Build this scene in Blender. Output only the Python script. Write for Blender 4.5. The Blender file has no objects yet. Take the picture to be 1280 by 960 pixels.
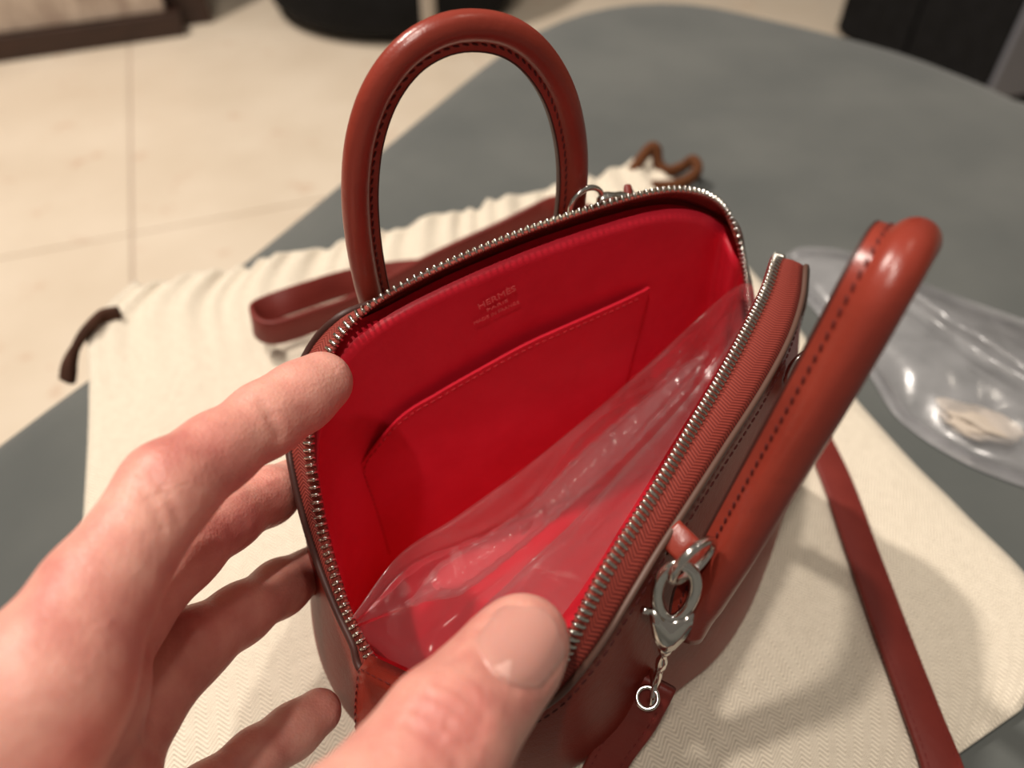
import bpy, bmesh, math, random
import numpy as np
from mathutils import Vector, Matrix
random.seed(4); rng = np.random.default_rng(4)
C = bpy.context.scene.collection
SC = bpy.context.scene
S = 0.01                                    # everything below is worked out in centimetres

# ------------------------------------------------------------------ camera
PITCH = math.radians(46); FPX = 960.0
CAM = np.array([0, 0, 30.0])
FWD = np.array([0, math.cos(PITCH), -math.sin(PITCH)])
UPV = np.array([0, math.sin(PITCH), math.cos(PITCH)])
cd = bpy.data.cameras.new('camera'); cam = bpy.data.objects.new('camera', cd); C.objects.link(cam)
cam.location = CAM * S; cam.rotation_euler = (math.pi/2 - PITCH, 0, 0)
cd.sensor_width = 36; cd.lens = 27; cd.clip_start = 0.01; cd.clip_end = 50
cd.dof.use_dof = True; cd.dof.focus_distance = 0.222; cd.dof.aperture_fstop = 7.0
SC.camera = cam

# ------------------------------------------------------------------ world, lamps, exposure
SC.view_settings.view_transform = 'Standard'; SC.view_settings.look = 'None'
SC.view_settings.gamma = 1; SC.view_settings.exposure = 0.0
w = bpy.data.worlds.new('world'); SC.world = w; w.use_nodes = True
w.node_tree.nodes['Background'].inputs[0].default_value = (1.0, 0.90, 0.78, 1)
w.node_tree.nodes['Background'].inputs[1].default_value = 0.15

def lamp(name, loc, target, power, size, color, kind='SPOT', angle=100):
    d = bpy.data.lights.new(name, kind); o = bpy.data.objects.new(name, d); C.objects.link(o)
    o.location = np.array(loc) * S
    v = Vector(np.array(target) - np.array(loc)); o.rotation_euler = v.to_track_quat('-Z', 'Y').to_euler()
    d.energy = power; d.color = color
    if kind == 'SPOT':
        d.shadow_soft_size = size; d.spot_size = math.radians(angle); d.spot_blend = 0.6
    else:
        d.shape = 'DISK'; d.size = size
    return o
lamp('downlight_key', (-29, -55, 195), (0, 14, 0), 52, 0.03, (1.0, 0.90, 0.80))
lamp('downlight_side', (-45, 8, 200), (0, 14, 0), 66, 0.04, (1.0, 0.90, 0.80))
lamp('downlight_left', (-120, 110, 205), (-70, 130, -45), 185, 0.05, (1.0, 0.90, 0.80), angle=110)
lamp('downlight_back', (70, 70, 205), (15, 25, 0), 12, 0.05, (1.0, 0.88, 0.74), angle=110)

# ------------------------------------------------------------------ geometry helpers (cm)
def A(*v): return np.array(v, float)
def ray(px, py): return A((px-640)/FPX, 0, 0) - (py-480)/FPX*UPV + FWD
def W(px, py, d): return CAM + ray(px, py)*d
def onz(px, py, z=0.0):
    r = ray(px, py); return CAM + r*((z-CAM[2])/r[2])
def onpl(px, py, o, n):
    r = ray(px, py); return CAM + r*(np.dot(o-CAM, n)/np.dot(r, n))
def unit(v): v = np.asarray(v, float); return v/max(np.linalg.norm(v), 1e-9)
def spline(pts, n, closed=False):
    P = np.array(pts, float); m = len(P)
    if closed: Q = np.vstack([P[-1], P, P[0], P[1]]); segs = m
    else: Q = np.vstack([2*P[0]-P[1], P, 2*P[-1]-P[-2]]); segs = m-1
    out = []
    for i in range(segs):
        p0, p1, p2, p3 = Q[i:i+4]
        for t in np.linspace(0, 1, 24, endpoint=False):
            out.append(.5*((2*p1)+(-p0+p2)*t+(2*p0-5*p1+4*p2-p3)*t*t+(-p0+3*p1-3*p2+p3)*t**3))
    if not closed: out.append(P[-1])
    else: out.append(out[0])
    out = np.array(out)
    L = np.concatenate([[0], np.cumsum(np.linalg.norm(np.diff(out[:, :3], axis=0), axis=1))])
    tt = np.linspace(0, L[-1], n, endpoint=not closed)
    return np.stack([np.interp(tt, L, out[:, k]) for k in range(out.shape[1])], 1)
def keyed(keys, n, closed=True):           # uniform in key parameter, so that several curves stay paired
    P = np.array(keys, float); m = len(P); out = []
    for t in np.linspace(0, m if closed else m-1, n, endpoint=not closed):
        i = int(t); f = t-i
        if not closed and i >= m-1: i, f = m-2, 1.0
        g = (lambda k: P[k % m]) if closed else (lambda k: P[min(max(k, 0), m-1)])
        p0, p1, p2, p3 = g(i-1), g(i), g(i+1), g(i+2)
        out.append(.5*((2*p1)+(-p0+p2)*f+(2*p0-5*p1+4*p2-p3)*f*f+(-p0+3*p1-3*p2+p3)*f**3))
    return np.array(out)

OFF = {}
def root(name, label, cat, loc, group=None):
    o = bpy.data.objects.new(name, None); C.objects.link(o); o.empty_display_size = .02
    o.location = np.array(loc)*S; OFF[o.name] = np.array(loc, float)
    o['label'] = label; o['category'] = cat
    if group: o['group'] = group
    return o
def top_off(o):
    while o.parent: o = o.parent
    return OFF.get(o.name, np.zeros(3))
def link(name, me, mat, parent=None):
    o = bpy.data.objects.new(name, me); C.objects.link(o)
    if parent: o.parent = parent
    if mat and not me.materials: me.materials.append(mat)
    return o
def mesh(name, verts, faces, mat, parent=None, smooth=True, normals=True):
    V = np.array(verts, float)
    if parent: V = V - top_off(parent)
    me = bpy.data.meshes.new(name); me.from_pydata((V*S).tolist(), [], [tuple(int(i) for i in f) for f in faces])
    if normals:
        bm = bmesh.new(); bm.from_mesh(me); bmesh.ops.recalc_face_normals(bm, faces=bm.faces); bm.to_mesh(me); bm.free()
    me.polygons.foreach_set('use_smooth', [smooth]*len(me.polygons)); me.update()
    return link(name, me, mat, parent)
def thing(o, label, cat, group=None):
    o['label'] = label; o['category'] = cat
    if group: o['group'] = group
    return o
def structure(o): o['kind'] = 'structure'; return o
def grid(Pt, closed_u=False, closed_v=False, base=0):
    nu, nv = Pt.shape[:2]; f = []
    for i in range(nu if closed_u else nu-1):
        for j in range(nv if closed_v else nv-1):
            a, b = i, (i+1) % nu; c, d = j, (j+1) % nv
            f.append((base+a*nv+c, base+b*nv+c, base+b*nv+d, base+a*nv+d))
    return Pt.reshape(-1, 3), f
def frames(P, up, closed=False):
    n = len(P); T = np.zeros_like(P)
    for i in range(n):
        a, b = (P[(i-1) % n], P[(i+1) % n]) if closed else (P[max(i-1, 0)], P[min(i+1, n-1)])
        T[i] = unit(b-a)
    up = np.broadcast_to(np.array(up, float), P.shape)
    N = np.array([unit(up[i]-T[i]*np.dot(up[i], T[i])) for i in range(n)])
    return T, N, np.cross(T, N)
def sweep(P, prof, up=(0, 0, 1), closed=False, scale=None):    # prof: list of (a along N, b along B)
    P = np.array(P, float); T, N, B = frames(P, up, closed); n, m = len(P), len(prof)
    sc = np.ones(n) if scale is None else np.array(scale)
    G = np.zeros((n, m, 3))
    for j, (a, b) in enumerate(prof): G[:, j] = P + N*(a*sc)[:, None] + B*(b*sc)[:, None]
    v, f = grid(G, closed, True)
    if not closed: f = f + [tuple(range(m)), tuple(range((n-1)*m, n*m))[::-1]]
    return v, f
def circ(r, n=12): return [(r*math.cos(2*math.pi*k/n), r*math.sin(2*math.pi*k/n)) for k in range(n)]
def rrect(w_, h_, r, n=3):
    out = []
    for cx, cy, a0 in ((w_/2-r, h_/2-r, 0), (-w_/2+r, h_/2-r, 90), (-w_/2+r, -h_/2+r, 180), (w_/2-r, -h_/2+r, 270)):
        for k in range(n+1):
            a = math.radians(a0+90*k/n); out.append((cx+r*math.cos(a), cy+r*math.sin(a)))
    return out
def merge(parts):
    V, F, b = [], [], 0
    for v, f in parts:
        V.append(np.asarray(v, float)); F += [tuple(i+b for i in q) for q in f]; b += len(v)
    return np.vstack(V), F
def box(lo, hi):
    (a, b, c), (d, e, f) = lo, hi
    return A((a,b,c),(d,b,c),(d,e,c),(a,e,c),(a,b,f),(d,b,f),(d,e,f),(a,e,f)), [(3,2,1,0),(4,5,6,7),(0,1,5,4),(1,2,6,5),(2,3,7,6),(3,0,4,7)]
def A(*v): return np.array(v if not (len(v) == 1 and hasattr(v[0], '__len__')) else v[0], float)
def capsule(p, d, up, L, wd, h):            # one stitch: a tapered six-sided bead
    d, up = unit(d), unit(up); s = np.cross(d, up); v = []
    for t, k in ((-.5, .35), (-.28, 1), (.28, 1), (.5, .35)):
        for a in range(6):
            q = a*math.pi/3; v.append(p+d*L*t+(s*math.cos(q)*wd+up*math.sin(q)*h)*k*.5)
    f = [(i*6+a, i*6+(a+1) % 6, (i+1)*6+(a+1) % 6, (i+1)*6+a) for i in range(3) for a in range(6)]
    return np.array(v), f+[tuple(range(6))[::-1], tuple(range(18, 24))]
def stitches(P, up, pitch, L=.2, wd=.055, h=.05, slant=0.):
    P = np.array(P, float); n = max(3, int(np.sum(np.linalg.norm(np.diff(P, axis=0), axis=1))/pitch))
    U_ = np.broadcast_to(np.array(up, float), P.shape)
    Q = spline(np.hstack([P, U_]), n); out = []
    for i in range(n-1):
        p, u = Q[i, :3], Q[i, 3:]; t = unit(Q[i+1, :3]-p)
        if slant: t = unit(t+slant*np.cross(t, unit(u)))
        out.append(capsule((p+Q[i+1, :3])/2, t, u, L, wd, h))
    return merge(out)
def stuff(o): o['kind'] = 'stuff'; return o
def subsurf(o, n=1):
    m = o.modifiers.new('subsurf', 'SUBSURF'); m.levels = m.render_levels = n; return o
def solid(o, t, off=0):
    m = o.modifiers.new('solid', 'SOLIDIFY'); m.thickness = t*S; m.offset = off; return o
def bevel(o, wd, n=2):
    m = o.modifiers.new('bevel', 'BEVEL'); m.width = wd*S; m.segments = n; m.limit_method = 'ANGLE'; return o
def vnoise(P, sc, seed=0, octs=1):          # cheap smooth noise in [-1, 1]
    r = np.random.default_rng(seed); out = np.zeros(len(P)); amp = 1; tot = 0
    for o in range(octs):
        a = np.zeros(len(P))
        for _ in range(5):
            k = unit(r.normal(size=3))*sc*(2**o)*r.uniform(.6, 1.5); a += np.sin(P@k+r.uniform(0, 6.28))
        out += amp*a/2.6; tot += amp; amp *= .5
    return out/tot

# ------------------------------------------------------------------ materials
def srgb(r, g, b):
    return tuple((c/12.92 if c <= .04045 else ((c+.055)/1.055)**2.4) for c in (r/255, g/255, b/255))+(1,)
class M:
    def __init__(s, name):
        s.m = bpy.data.materials.new(name); s.m.use_nodes = True; s.t = s.m.node_tree; s.N = s.t.nodes; s.L = s.t.links
        s.b = s.N['Principled BSDF']; s.out = s.N['Material Output']
    def node(s, kind, **kw):
        n = s.N.new(kind)
        for k, v in kw.items():
            if k.startswith('i_'): n.inputs[k[2:]].default_value = v
            else: setattr(n, k, v)
        return n
    def set(s, **kw):
        for k, v in kw.items(): s.b.inputs[k.replace('_', ' ')].default_value = v
        return s
    def coord(s, scale=(1, 1, 1), out='Object', rot=(0, 0, 0)):
        c = s.node('ShaderNodeTexCoord'); m = s.node('ShaderNodeMapping'); m.inputs['Scale'].default_value = scale
        m.inputs['Rotation'].default_value = rot
        s.L.new(c.outputs[out], m.inputs[0]); return m.outputs[0]
    def noise(s, scale, detail=2, vec=None, rough=.5):
        n = s.node('ShaderNodeTexNoise'); n.inputs['Scale'].default_value = scale; n.inputs['Detail'].default_value = detail
        n.inputs['Roughness'].default_value = rough
        s.L.new(vec if vec is not None else s.coord(), n.inputs['Vector']); return n.outputs['Fac']
    def math(s, op, a, b=None, c=None):
        n = s.node('ShaderNodeMath', operation=op)
        for i, v in enumerate((a, b, c)):
            if v is None: continue
            if isinstance(v, (int, float)): n.inputs[i].default_value = v
            else: s.L.new(v, n.inputs[i])
        return n.outputs[0]
    def ramp(s, fac, stops):
        n = s.node('ShaderNodeValToRGB'); e = n.color_ramp.elements
        while len(e) < len(stops): e.new(.5)
        for el, (p, c) in zip(e, stops): el.position = p; el.color = c
        s.L.new(fac, n.inputs[0]); return n.outputs[0]
    def bump(s, h, strength=.3, dist=.001, prev=None):
        n = s.node('ShaderNodeBump'); n.inputs['Strength'].default_value = strength; n.inputs['Distance'].default_value = dist
        s.L.new(h, n.inputs['Height'])
        if prev is not None: s.L.new(prev, n.inputs['Normal'])
        s.L.new(n.outputs[0], s.b.inputs['Normal']); return n.outputs[0]
    def color(s, sock): s.L.new(sock, s.b.inputs['Base Color']); return s

def leather(name, col, col2, rough=.36, grain=1500, gs=.25, spec=.3):
    m = M(name); m.set(Roughness=rough, Specular_IOR_Level=spec)
    m.color(m.ramp(m.noise(60, 3), [(.3, col), (.7, col2)]))
    v = m.node('ShaderNodeTexVoronoi'); v.inputs['Scale'].default_value = grain; m.L.new(m.coord(), v.inputs['Vector'])
    b = m.bump(v.outputs['Distance'], gs, .0003); m.bump(m.noise(260, 3), .25, .0006, b); return m.m
m_leather = leather('brown_red_leather', srgb(124, 38, 27), srgb(138, 46, 33), .45, 1500, .25, .18)
m_handle = leather('smooth_brown_red_leather', srgb(134, 50, 38), srgb(146, 56, 42), .3, 1500, .06, .5)
m_strap = leather('strap_leather', srgb(108, 38, 32), srgb(118, 44, 37), .45, 1500, .08)
m_lining = leather('red_lining_leather', srgb(212, 32, 52), srgb(220, 38, 58), .42, 1800, .05)
m_stamp = M('stamp_print').set(Base_Color=srgb(228, 104, 104), Roughness=.4).m
m_edge = M('dark_edge_paint').set(Base_Color=srgb(66, 34, 28), Roughness=.5).m
m_edge2 = M('taupe_edge_paint').set(Base_Color=srgb(92, 66, 56), Roughness=.5).m
m_thread = M('brown_red_thread').set(Base_Color=srgb(112, 30, 26), Roughness=.7).m
m_thread_d = M('dark_thread').set(Base_Color=srgb(84, 20, 16), Roughness=.7).m
m_thread_r = M('red_thread').set(Base_Color=srgb(186, 20, 34), Roughness=.7).m
m_metal = M('polished_metal').set(Base_Color=(.74, .70, .65, 1), Metallic=1, Roughness=.14).m
m_tooth = M('zip_metal').set(Base_Color=(.70, .66, .60, 1), Metallic=1, Roughness=.2).m
def herring(m, u, v, colw, freq, amp=2.4):           # u, v sockets (metres); returns 0..1 stripe height
    a = m.math('PINGPONG', m.math('DIVIDE', u, colw), 1.0)
    ph = m.math('ADD', m.math('MULTIPLY', v, freq), m.math('MULTIPLY', a, amp))
    return m.math('MULTIPLY_ADD', m.math('SINE', m.math('MULTIPLY', ph, 6.28318)), .5, .5)
def uvsplit(m, name='UVMap'):
    t = m.node('ShaderNodeUVMap', uv_map=name); x = m.node('ShaderNodeSeparateXYZ'); m.L.new(t.outputs[0], x.inputs[0]); return x.outputs[0], x.outputs[1]
mt = M('zip_tape_twill'); mt.set(Roughness=.75); u_, v_ = uvsplit(mt)
h_ = herring(mt, v_, u_, .0028, 900, 1.6); mt.color(mt.ramp(h_, [(.1, srgb(118, 36, 28)), (.9, srgb(150, 58, 44))])); mt.bump(h_, .5, .0004)
m_tape = mt.m
md = M('cream_herringbone_cotton'); md.set(Roughness=.85, Sheen_Weight=.15)
u_, v_ = uvsplit(md); h_ = herring(md, u_, v_, .0038, 560)
n_ = md.noise(300, 3)
mix = md.math('ADD', h_, md.math('MULTIPLY', n_, .35))
md.color(md.ramp(mix, [(.1, srgb(152, 138, 118)), (.62, srgb(236, 226, 207))])); md.bump(h_, .35, .0006); m_dust = md.m
mv = M('grey_green_velvet'); mv.set(Roughness=.9, Sheen_Weight=.35, Sheen_Roughness=.5)
mv.color(mv.ramp(mv.noise(9, 4), [(.35, srgb(77, 81, 79)), (.65, srgb(90, 93, 90))])); mv.bump(mv.noise(2200, 2), .2, .0005); m_velvet = mv.m
mf = M('cream_stone_tile'); mf.set(Roughness=.35)
n1 = mf.noise(5, 5); n2 = mf.noise(14, 6, rough=.7)
c1 = mf.ramp(n1, [(.3, srgb(222, 206, 184)), (.7, srgb(234, 220, 200))])
mm = mf.node('ShaderNodeMix', data_type='RGBA'); mf.L.new(mf.ramp(n2, [(.60, (0,0,0,1)), (.72, (.8,.8,.8,1))]), mm.inputs[0]); mf.L.new(c1, mm.inputs[6]); mm.inputs[7].default_value = srgb(206, 172, 146)
mf.color(mm.outputs[2]); m_tile = mf.m
m_grout = M('grout').set(Base_Color=srgb(196, 178, 162), Roughness=.9).m
mc = M('mottled_taupe_stone'); mc.set(Roughness=.5); mc.color(mc.ramp(mc.noise(26, 6, mc.coord((1, 1, .3)), .7), [(.35, srgb(158, 138, 124)), (.65, srgb(206, 190, 174))])); m_stone = mc.m
m_wood = M('dark_brown_wood'); m_wood.set(Roughness=.5); m_wood.color(m_wood.ramp(m_wood.noise(12, 4, m_wood.coord((1, 1, 8))), [(.3, srgb(44, 26, 18)), (.7, srgb(62, 38, 27))])); m_wood = m_wood.m
m_black = M('matt_black'); m_black.set(Roughness=.8, Specular_IOR_Level=.2); m_black.color(m_black.ramp(m_black.noise(30, 3), [(.3, srgb(13, 13, 14)), (.7, srgb(22, 22, 24))])); m_black = m_black.m
m_white = M('off_white_tape').set(Base_Color=srgb(190, 180, 168), Roughness=.6).m
m_front_lit = M('blue_grey_lit_front').set(Base_Color=srgb(112, 114, 122), Roughness=.5).m  # light falling on the black cabinet's front, put into its base colour
m_cord = leather('brown_suede_cord', srgb(82, 46, 22), srgb(100, 58, 28), .85)
m_cord2 = leather('dark_brown_suede_cord', srgb(58, 34, 22), srgb(74, 44, 30), .85)
ms = M('skin'); ms.set(Roughness=.45, Subsurface_Weight=.35, Subsurface_Scale=.004, Subsurface_Radius=(1, .35, .2), Specular_IOR_Level=.4)
k1 = ms.noise(45, 3); k2 = ms.noise(170, 3)
ms.color(ms.ramp(ms.math('MULTIPLY_ADD', k2, .25, ms.math('MULTIPLY', k1, .75)), [(.36, srgb(198, 124, 114)), (.5, srgb(214, 149, 135)), (.64, srgb(224, 166, 150))]))
vv = ms.node('ShaderNodeTexVoronoi'); vv.inputs['Scale'].default_value = 1100; ms.L.new(ms.coord(), vv.inputs['Vector'])
b_ = ms.bump(vv.outputs['Distance'], .25, .0004); ms.bump(ms.noise(300, 4), .4, .0007, b_); m_skin = ms.m
m_nail = M('nail').set(Base_Color=srgb(214, 150, 138), Roughness=.3, Subsurface_Weight=.3, Subsurface_Scale=.004, Coat_Weight=.25, Coat_Roughness=.2).m
m_lunula = M('pale_nail_base').set(Base_Color=srgb(228, 178, 166), Roughness=.28, Coat_Weight=.25).m
def film(name, haze, tint, gl=1.0, rough=.12):
    m = M(name); N, L = m.N, m.L
    tr = m.node('ShaderNodeBsdfTransparent'); tr.inputs[0].default_value = tint
    g = m.node('ShaderNodeBsdfGlossy'); g.inputs['Roughness'].default_value = rough; g.inputs[0].default_value = (1, 1, 1, 1)
    d = m.node('ShaderNodeBsdfDiffuse'); d.inputs[0].default_value = (.85, .85, .87, 1)
    lw = m.node('ShaderNodeFresnel'); lw.inputs[0].default_value = 1.5
    x1 = m.node('ShaderNodeMixShader'); L.new(m.math('MULTIPLY', m.noise(40, 3), haze*2), x1.inputs[0]); L.new(tr.outputs[0], x1.inputs[1]); L.new(d.outputs[0], x1.inputs[2])
    x2 = m.node('ShaderNodeMixShader'); L.new(m.math('MINIMUM', m.math('MULTIPLY', lw.outputs[0], gl), 1.0), x2.inputs[0]); L.new(x1.outputs[0], x2.inputs[1]); L.new(g.outputs[0], x2.inputs[2])
    bp = m.node('ShaderNodeBump'); bp.inputs['Strength'].default_value = .2; bp.inputs['Distance'].default_value = .002; L.new(m.noise(60, 2), bp.inputs['Height'])
    L.new(bp.outputs[0], g.inputs['Normal']); L.new(bp.outputs[0], lw.inputs['Normal'])
    N.remove(m.b); L.new(x2.outputs[0], m.out.inputs[0]); return m.m
m_film = film('clear_film', .035, (.98, .97, .97, 1), .5)
m_poly = film('clear_polythene', .14, (.95, .95, .96, 1), .8, .2)

# ------------------------------------------------------------------ floor tiles (the setting)
FZ = -45.0; TS = 75.4
TA, TB = A(-.332, .943, 0), A(.943, .332, 0)
t0 = onz(165, 292, FZ)
fl = structure(mesh('floor', *box((-420, -150, FZ-6), (420, 560, FZ-.35)), m_grout, smooth=False))
for i in range(-4, 5):
    for j in range(-3, 6):
        c0 = t0+TB*TS*i+TA*TS*j
        g = .22; q = []
        for z, e in ((FZ-.4, g), (FZ-.08, g), (FZ, g+.12)):
            for a, b in ((e, e), (TS-e, e), (TS-e, TS-e), (e, TS-e)): q.append(A(c0+TB*a+TA*b)*A(1, 1, 0)+A(0, 0, z))
        f = [(k*4+a, k*4+(a+1) % 4, k*4+4+(a+1) % 4, k*4+4+a) for k in range(2) for a in range(4)]+[(8, 9, 10, 11)]
        mesh('tile', q, f, m_tile, fl, smooth=False)

m_wall = M('warm_white_paint').set(Base_Color=srgb(214, 204, 190), Roughness=.8).m
for nm, a, b in (('wall_far', (-420, 560, FZ-6), (420, 570, 230)), ('wall_left', (-430, -150, FZ-6), (-420, 570, 230)), ('wall_right', (420, -150, FZ-6), (430, 570, 230))):
    structure(mesh(nm, *box(a, b), m_wall, smooth=False))

# ------------------------------------------------------------------ grey velvet ottoman
opx = [(0, 540), (150, 432), (300, 320), (430, 215), (530, 134), (600, 78), (650, 44), (700, 21), (750, 8), (800, 2), (850, 2), (894, 7), (950, 19), (1040, 40), (1126, 63), (1175, 80), (1250, 110), (1280, 124)]
O = np.vstack([[A(-60, -40, 0), A(-44, -5, 0)], [onz(x, y, -.6)*A(1, 1, 0) for x, y in opx], [A(62, 49, 0), A(84, 30, 0), A(94, 0, 0), A(88, -40, 0)]])
O = spline(O, 150, True)
cen = O.mean(0); rows = []
for dz, ins in ((0, 3.0), (-.25, 1.6), (-.9, .5), (-1.8, 0), (-4, -.1), (-20, 0), (-30, 0), (-36, .4), (-36.4, 2)):
    T_, N_, B_ = frames(O, (0, 0, 1), True)
    inw = np.cross(T_, np.array([[0, 0, 1.]]*len(O)))
    rows.append(O+inw*ins+A(0, 0, dz))
ctr = A(14, 30, 0)
rows = [ctr+(rows[0]-ctr)*k for k in (.03, .2, .4, .6, .8, .93)]+rows
G = np.array(rows); v, f = grid(G, False, True)
f = f+[tuple(range(len(O)))]
ott = root('ottoman', 'large dark grey-green velvet ottoman with a rounded end under the cream cloth bag', 'ottoman', (15, 20, FZ))
mesh('cushion', v, f, m_velvet, ott)
for (x, y) in ((-10, 34), (14, 66), (60, 30), (50, -25), (-35, -28)):
    P = [A(x, y, FZ), A(x, y, -36)]
    mesh('leg', *sweep(P, circ(2.2, 14), up=(1, 0, 0), scale=[.8, 1.1]), m_wood, ott)
# velvet seat piping under the edge
mesh('welt', *sweep(O+A(0, 0, -34), circ(.5, 8), closed=True), m_velvet, ott)

# ------------------------------------------------------------------ far furniture
ca, cb = onz(-40, 85, FZ), onz(228, 46, FZ)
e1 = unit(cb-ca); e2 = A(-e1[1], e1[0], 0)
cab = root('stone_cabinet', 'mottled taupe stone cabinet on a dark brown plinth, far left on the floor', 'cabinet', (ca+cb)/2)
def obox(o, e, n, a0, a1, b0, b1, z0, z1):
    v, f = box((a0, b0, z0), (a1, b1, z1)); return np.array([A(o)+A(e)*p[0]+A(n)*p[1]+A(0, 0, p[2]) for p in v]), f
Lc = np.linalg.norm(cb-ca)
bevel(mesh('body', *obox(ca, e1, e2, -60, Lc-2, 1.5, 45, 5.6, 80), m_stone, cab, False), .4)
bevel(mesh('plinth', *obox(ca, e1, e2, -60, Lc+1, 0, 46, 0, 5.5), m_wood, cab, False), .3)
bevel(mesh('side_panel', *obox(ca, e1, e2, Lc-1.9, Lc+8, 6, 46, 0, 80), m_wood, cab, False), .3)
# black round pouf
pc = onz(503, 64, FZ); hv = unit(A(pc[0], pc[1], 0)); pc = pc+hv*33
pf = root('pouf', 'black round pouf with a pale vertical strip, on the cream floor behind the handle', 'pouf', pc)
prof = [(0, 0), (24, 0), (29, 1), (32, 3.5), (33, 8), (33.5, 22), (33, 34), (31, 38), (26, 40), (0, 40.5)]
NS = 48
G = np.array([[pc+A(r*math.cos(2*math.pi*k/NS), r*math.sin(2*math.pi*k/NS), z) for k in range(NS)] for r, z in prof])
subsurf(mesh('cushion', *grid(G, False, True), m_black, pf))
best = min((onz(536, 30, FZ+8) if False else W(536, 28, d) for d in np.linspace(150, 220, 300)), key=lambda p: abs(np.linalg.norm((p-pc)[:2])-33))
an = math.atan2(best[1]-pc[1], best[0]-pc[0]); G = []
for r, z in [(29.2, .9), (32.2, 3.4), (33.3, 8), (33.8, 22), (33.3, 34)]:
    G.append([pc+A(r*math.cos(an+q), r*math.sin(an+q), z) for q in (-.05, -.025, 0, .025, .05)])
solid(mesh('strip', *grid(np.array(G)), m_white, pf), .25)
# black cabinet
ka = onz(1045, 42, FZ)-TA*46
bc = root('black_cabinet', 'tall black cabinet with the light on its front coloured in blue-grey, beyond the rounded end of the ottoman', 'cabinet', ka+TB*30+TA*23)
bevel(mesh('carcass', *obox(ka, TB, TA, 1.2, 62, 1.2, 45.5, 0, 90), m_black, bc, False), .3)
for k in range(2):
    bevel(mesh('side_panel', *obox(ka, TB, TA, -.4, 1.2, .3+23.2*k, 22.8+23.2*k, 1, 89), m_black, bc, False), .3)
dr = bevel(mesh('door', *obox(ka, TB, TA, .2, 62, -.8, 1.1, 4, 89), m_front_lit, bc, False), .3); dr['label'] = 'front coloured blue-grey for the light on it'
mesh('handle', *sweep([ka+TB*57-TA*2+A(0, 0, z) for z in (40, 60)], circ(.5, 8), up=(1, 0, 0)), m_black, dr)

# ------------------------------------------------------------------ cream cotton cloth bag lying flat
DZ = .55
Lr = [(-12, -4), (-16.3, 9), (-19.7, 20.2), (-22.6, 28.5), (-24.2, 33), (-23.2, 36.4)]
Rr = [(19.4, 11.4), (21.7, 14.2), (22.2, 16.8), (20.7, 20.7), (18.2, 27.2), (10.9, 52.0)]
nu, nv = 150, 150
Lc_, Rc_ = keyed([(x, y, 0) for x, y in Lr], nv, False), keyed([(x, y, 0) for x, y in Rr], nv, False)
Lc_ = spline(Lc_, nv); Rc_ = spline(Rc_, nv)
uu = np.linspace(0, 1, nu); G = np.zeros((nu, nv, 3)); UVd = np.zeros((nu, nv, 2))
for j in range(nv):
    t = j/(nv-1)
    row = Lc_[j]+(Rc_[j]-Lc_[j])*uu[:, None]
    bow = 4*uu*(1-uu)
    row[:, 1] += bow*(-1.2*t+(-.3)*(1-t)); row[:, 0] += 0
    G[:, j] = row
    UVd[:, j, 0] = uu*.36; UVd[:, j, 1] = t*.40
fl_ = G.reshape(-1, 3); tt = np.tile(np.linspace(0, 1, nv), nu); us = np.repeat(uu, nv)
gath = np.clip((tt-.72)/.28, 0, 1)**1.6
h = DZ+.12*vnoise(fl_, .35, 1)+.08*vnoise(fl_, .9, 2)
fold = np.sin(us*150+1.5*np.sin(us*31)+.6*np.sin(tt*9))
h = h+gath*(.20*fold+.18*np.sin(us*47+2)+.2)
edge = np.minimum(np.minimum(us, 1-us), np.minimum(tt*1.2, 9))
h = np.where(edge < .012, h*.75, h)
fl_[:, 1] += np.clip((tt-.95)/.05, 0, 1)*.22*np.sin(us*120+.8*np.sin(us*23))
flatc = np.clip(1-np.hypot((fl_[:, 0]-3)/11, (fl_[:, 1]-15)/10), 0, 1); h = h*(1-np.clip(flatc*4, 0, 1))+(.5)*np.clip(flatc*4, 0, 1)
h = np.maximum(h, .38)
fl_[:, 2] = h
def cloth(name, P, nu, nv, UV, mat, parent, thick):
    v, f = grid(P.reshape(nu, nv, 3)); o = mesh(name, v, f, mat, parent, normals=False)
    ul = o.data.uv_layers.new(name='UVMap'); uvf = UV.reshape(-1, 2)
    li = np.zeros(len(o.data.loops), int); o.data.loops.foreach_get('vertex_index', li)
    ul.data.foreach_set('uv', uvf[li].ravel()); solid(o, thick, -1); return o
db = root('cloth_bag', 'cream herringbone cotton drawstring bag lying flat under the handbag', 'cloth bag', (0, 20, 0))
cl = cloth('cloth', fl_, nu, nv, UVd, m_dust, db, .3)
# seam line of the drawstring channel
# cords
def ribbon(name, pts, wd, th, mat, parent, up, n=60):
    return mesh(name, *sweep(spline(pts, n), rrect(wd, th, min(wd, th)*.35, 2), up=up), mat, parent)
c1 = [onz(84, 476, -1.2), onz(88, 452, -.2), onz(97, 430, .6), onz(110, 411, 1.0), onz(126, 397, .9), onz(150, 392, .9)]
ribbon('drawstring', c1, .95, .5, m_cord2, db, (.6, .3, .8), 30)['label'] = 'dark brown suede drawstring end at the left corner'
c2 = [onz(790, 214, .8), onz(812, 186, 1.9), onz(820, 186, 1.9), onz(823, 205, 1.0), onz(836, 214, .7), onz(854, 208, .9), onz(866, 200, 1.5), onz(872, 213, 1.2), onz(858, 226, .8), onz(838, 232, .7), onz(815, 232, .7)]
ribbon('drawstring', c2, .75, .7, m_cord, db, (0, .2, 1), 70)['label'] = 'brown suede drawstring curled at the far corner'

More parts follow.
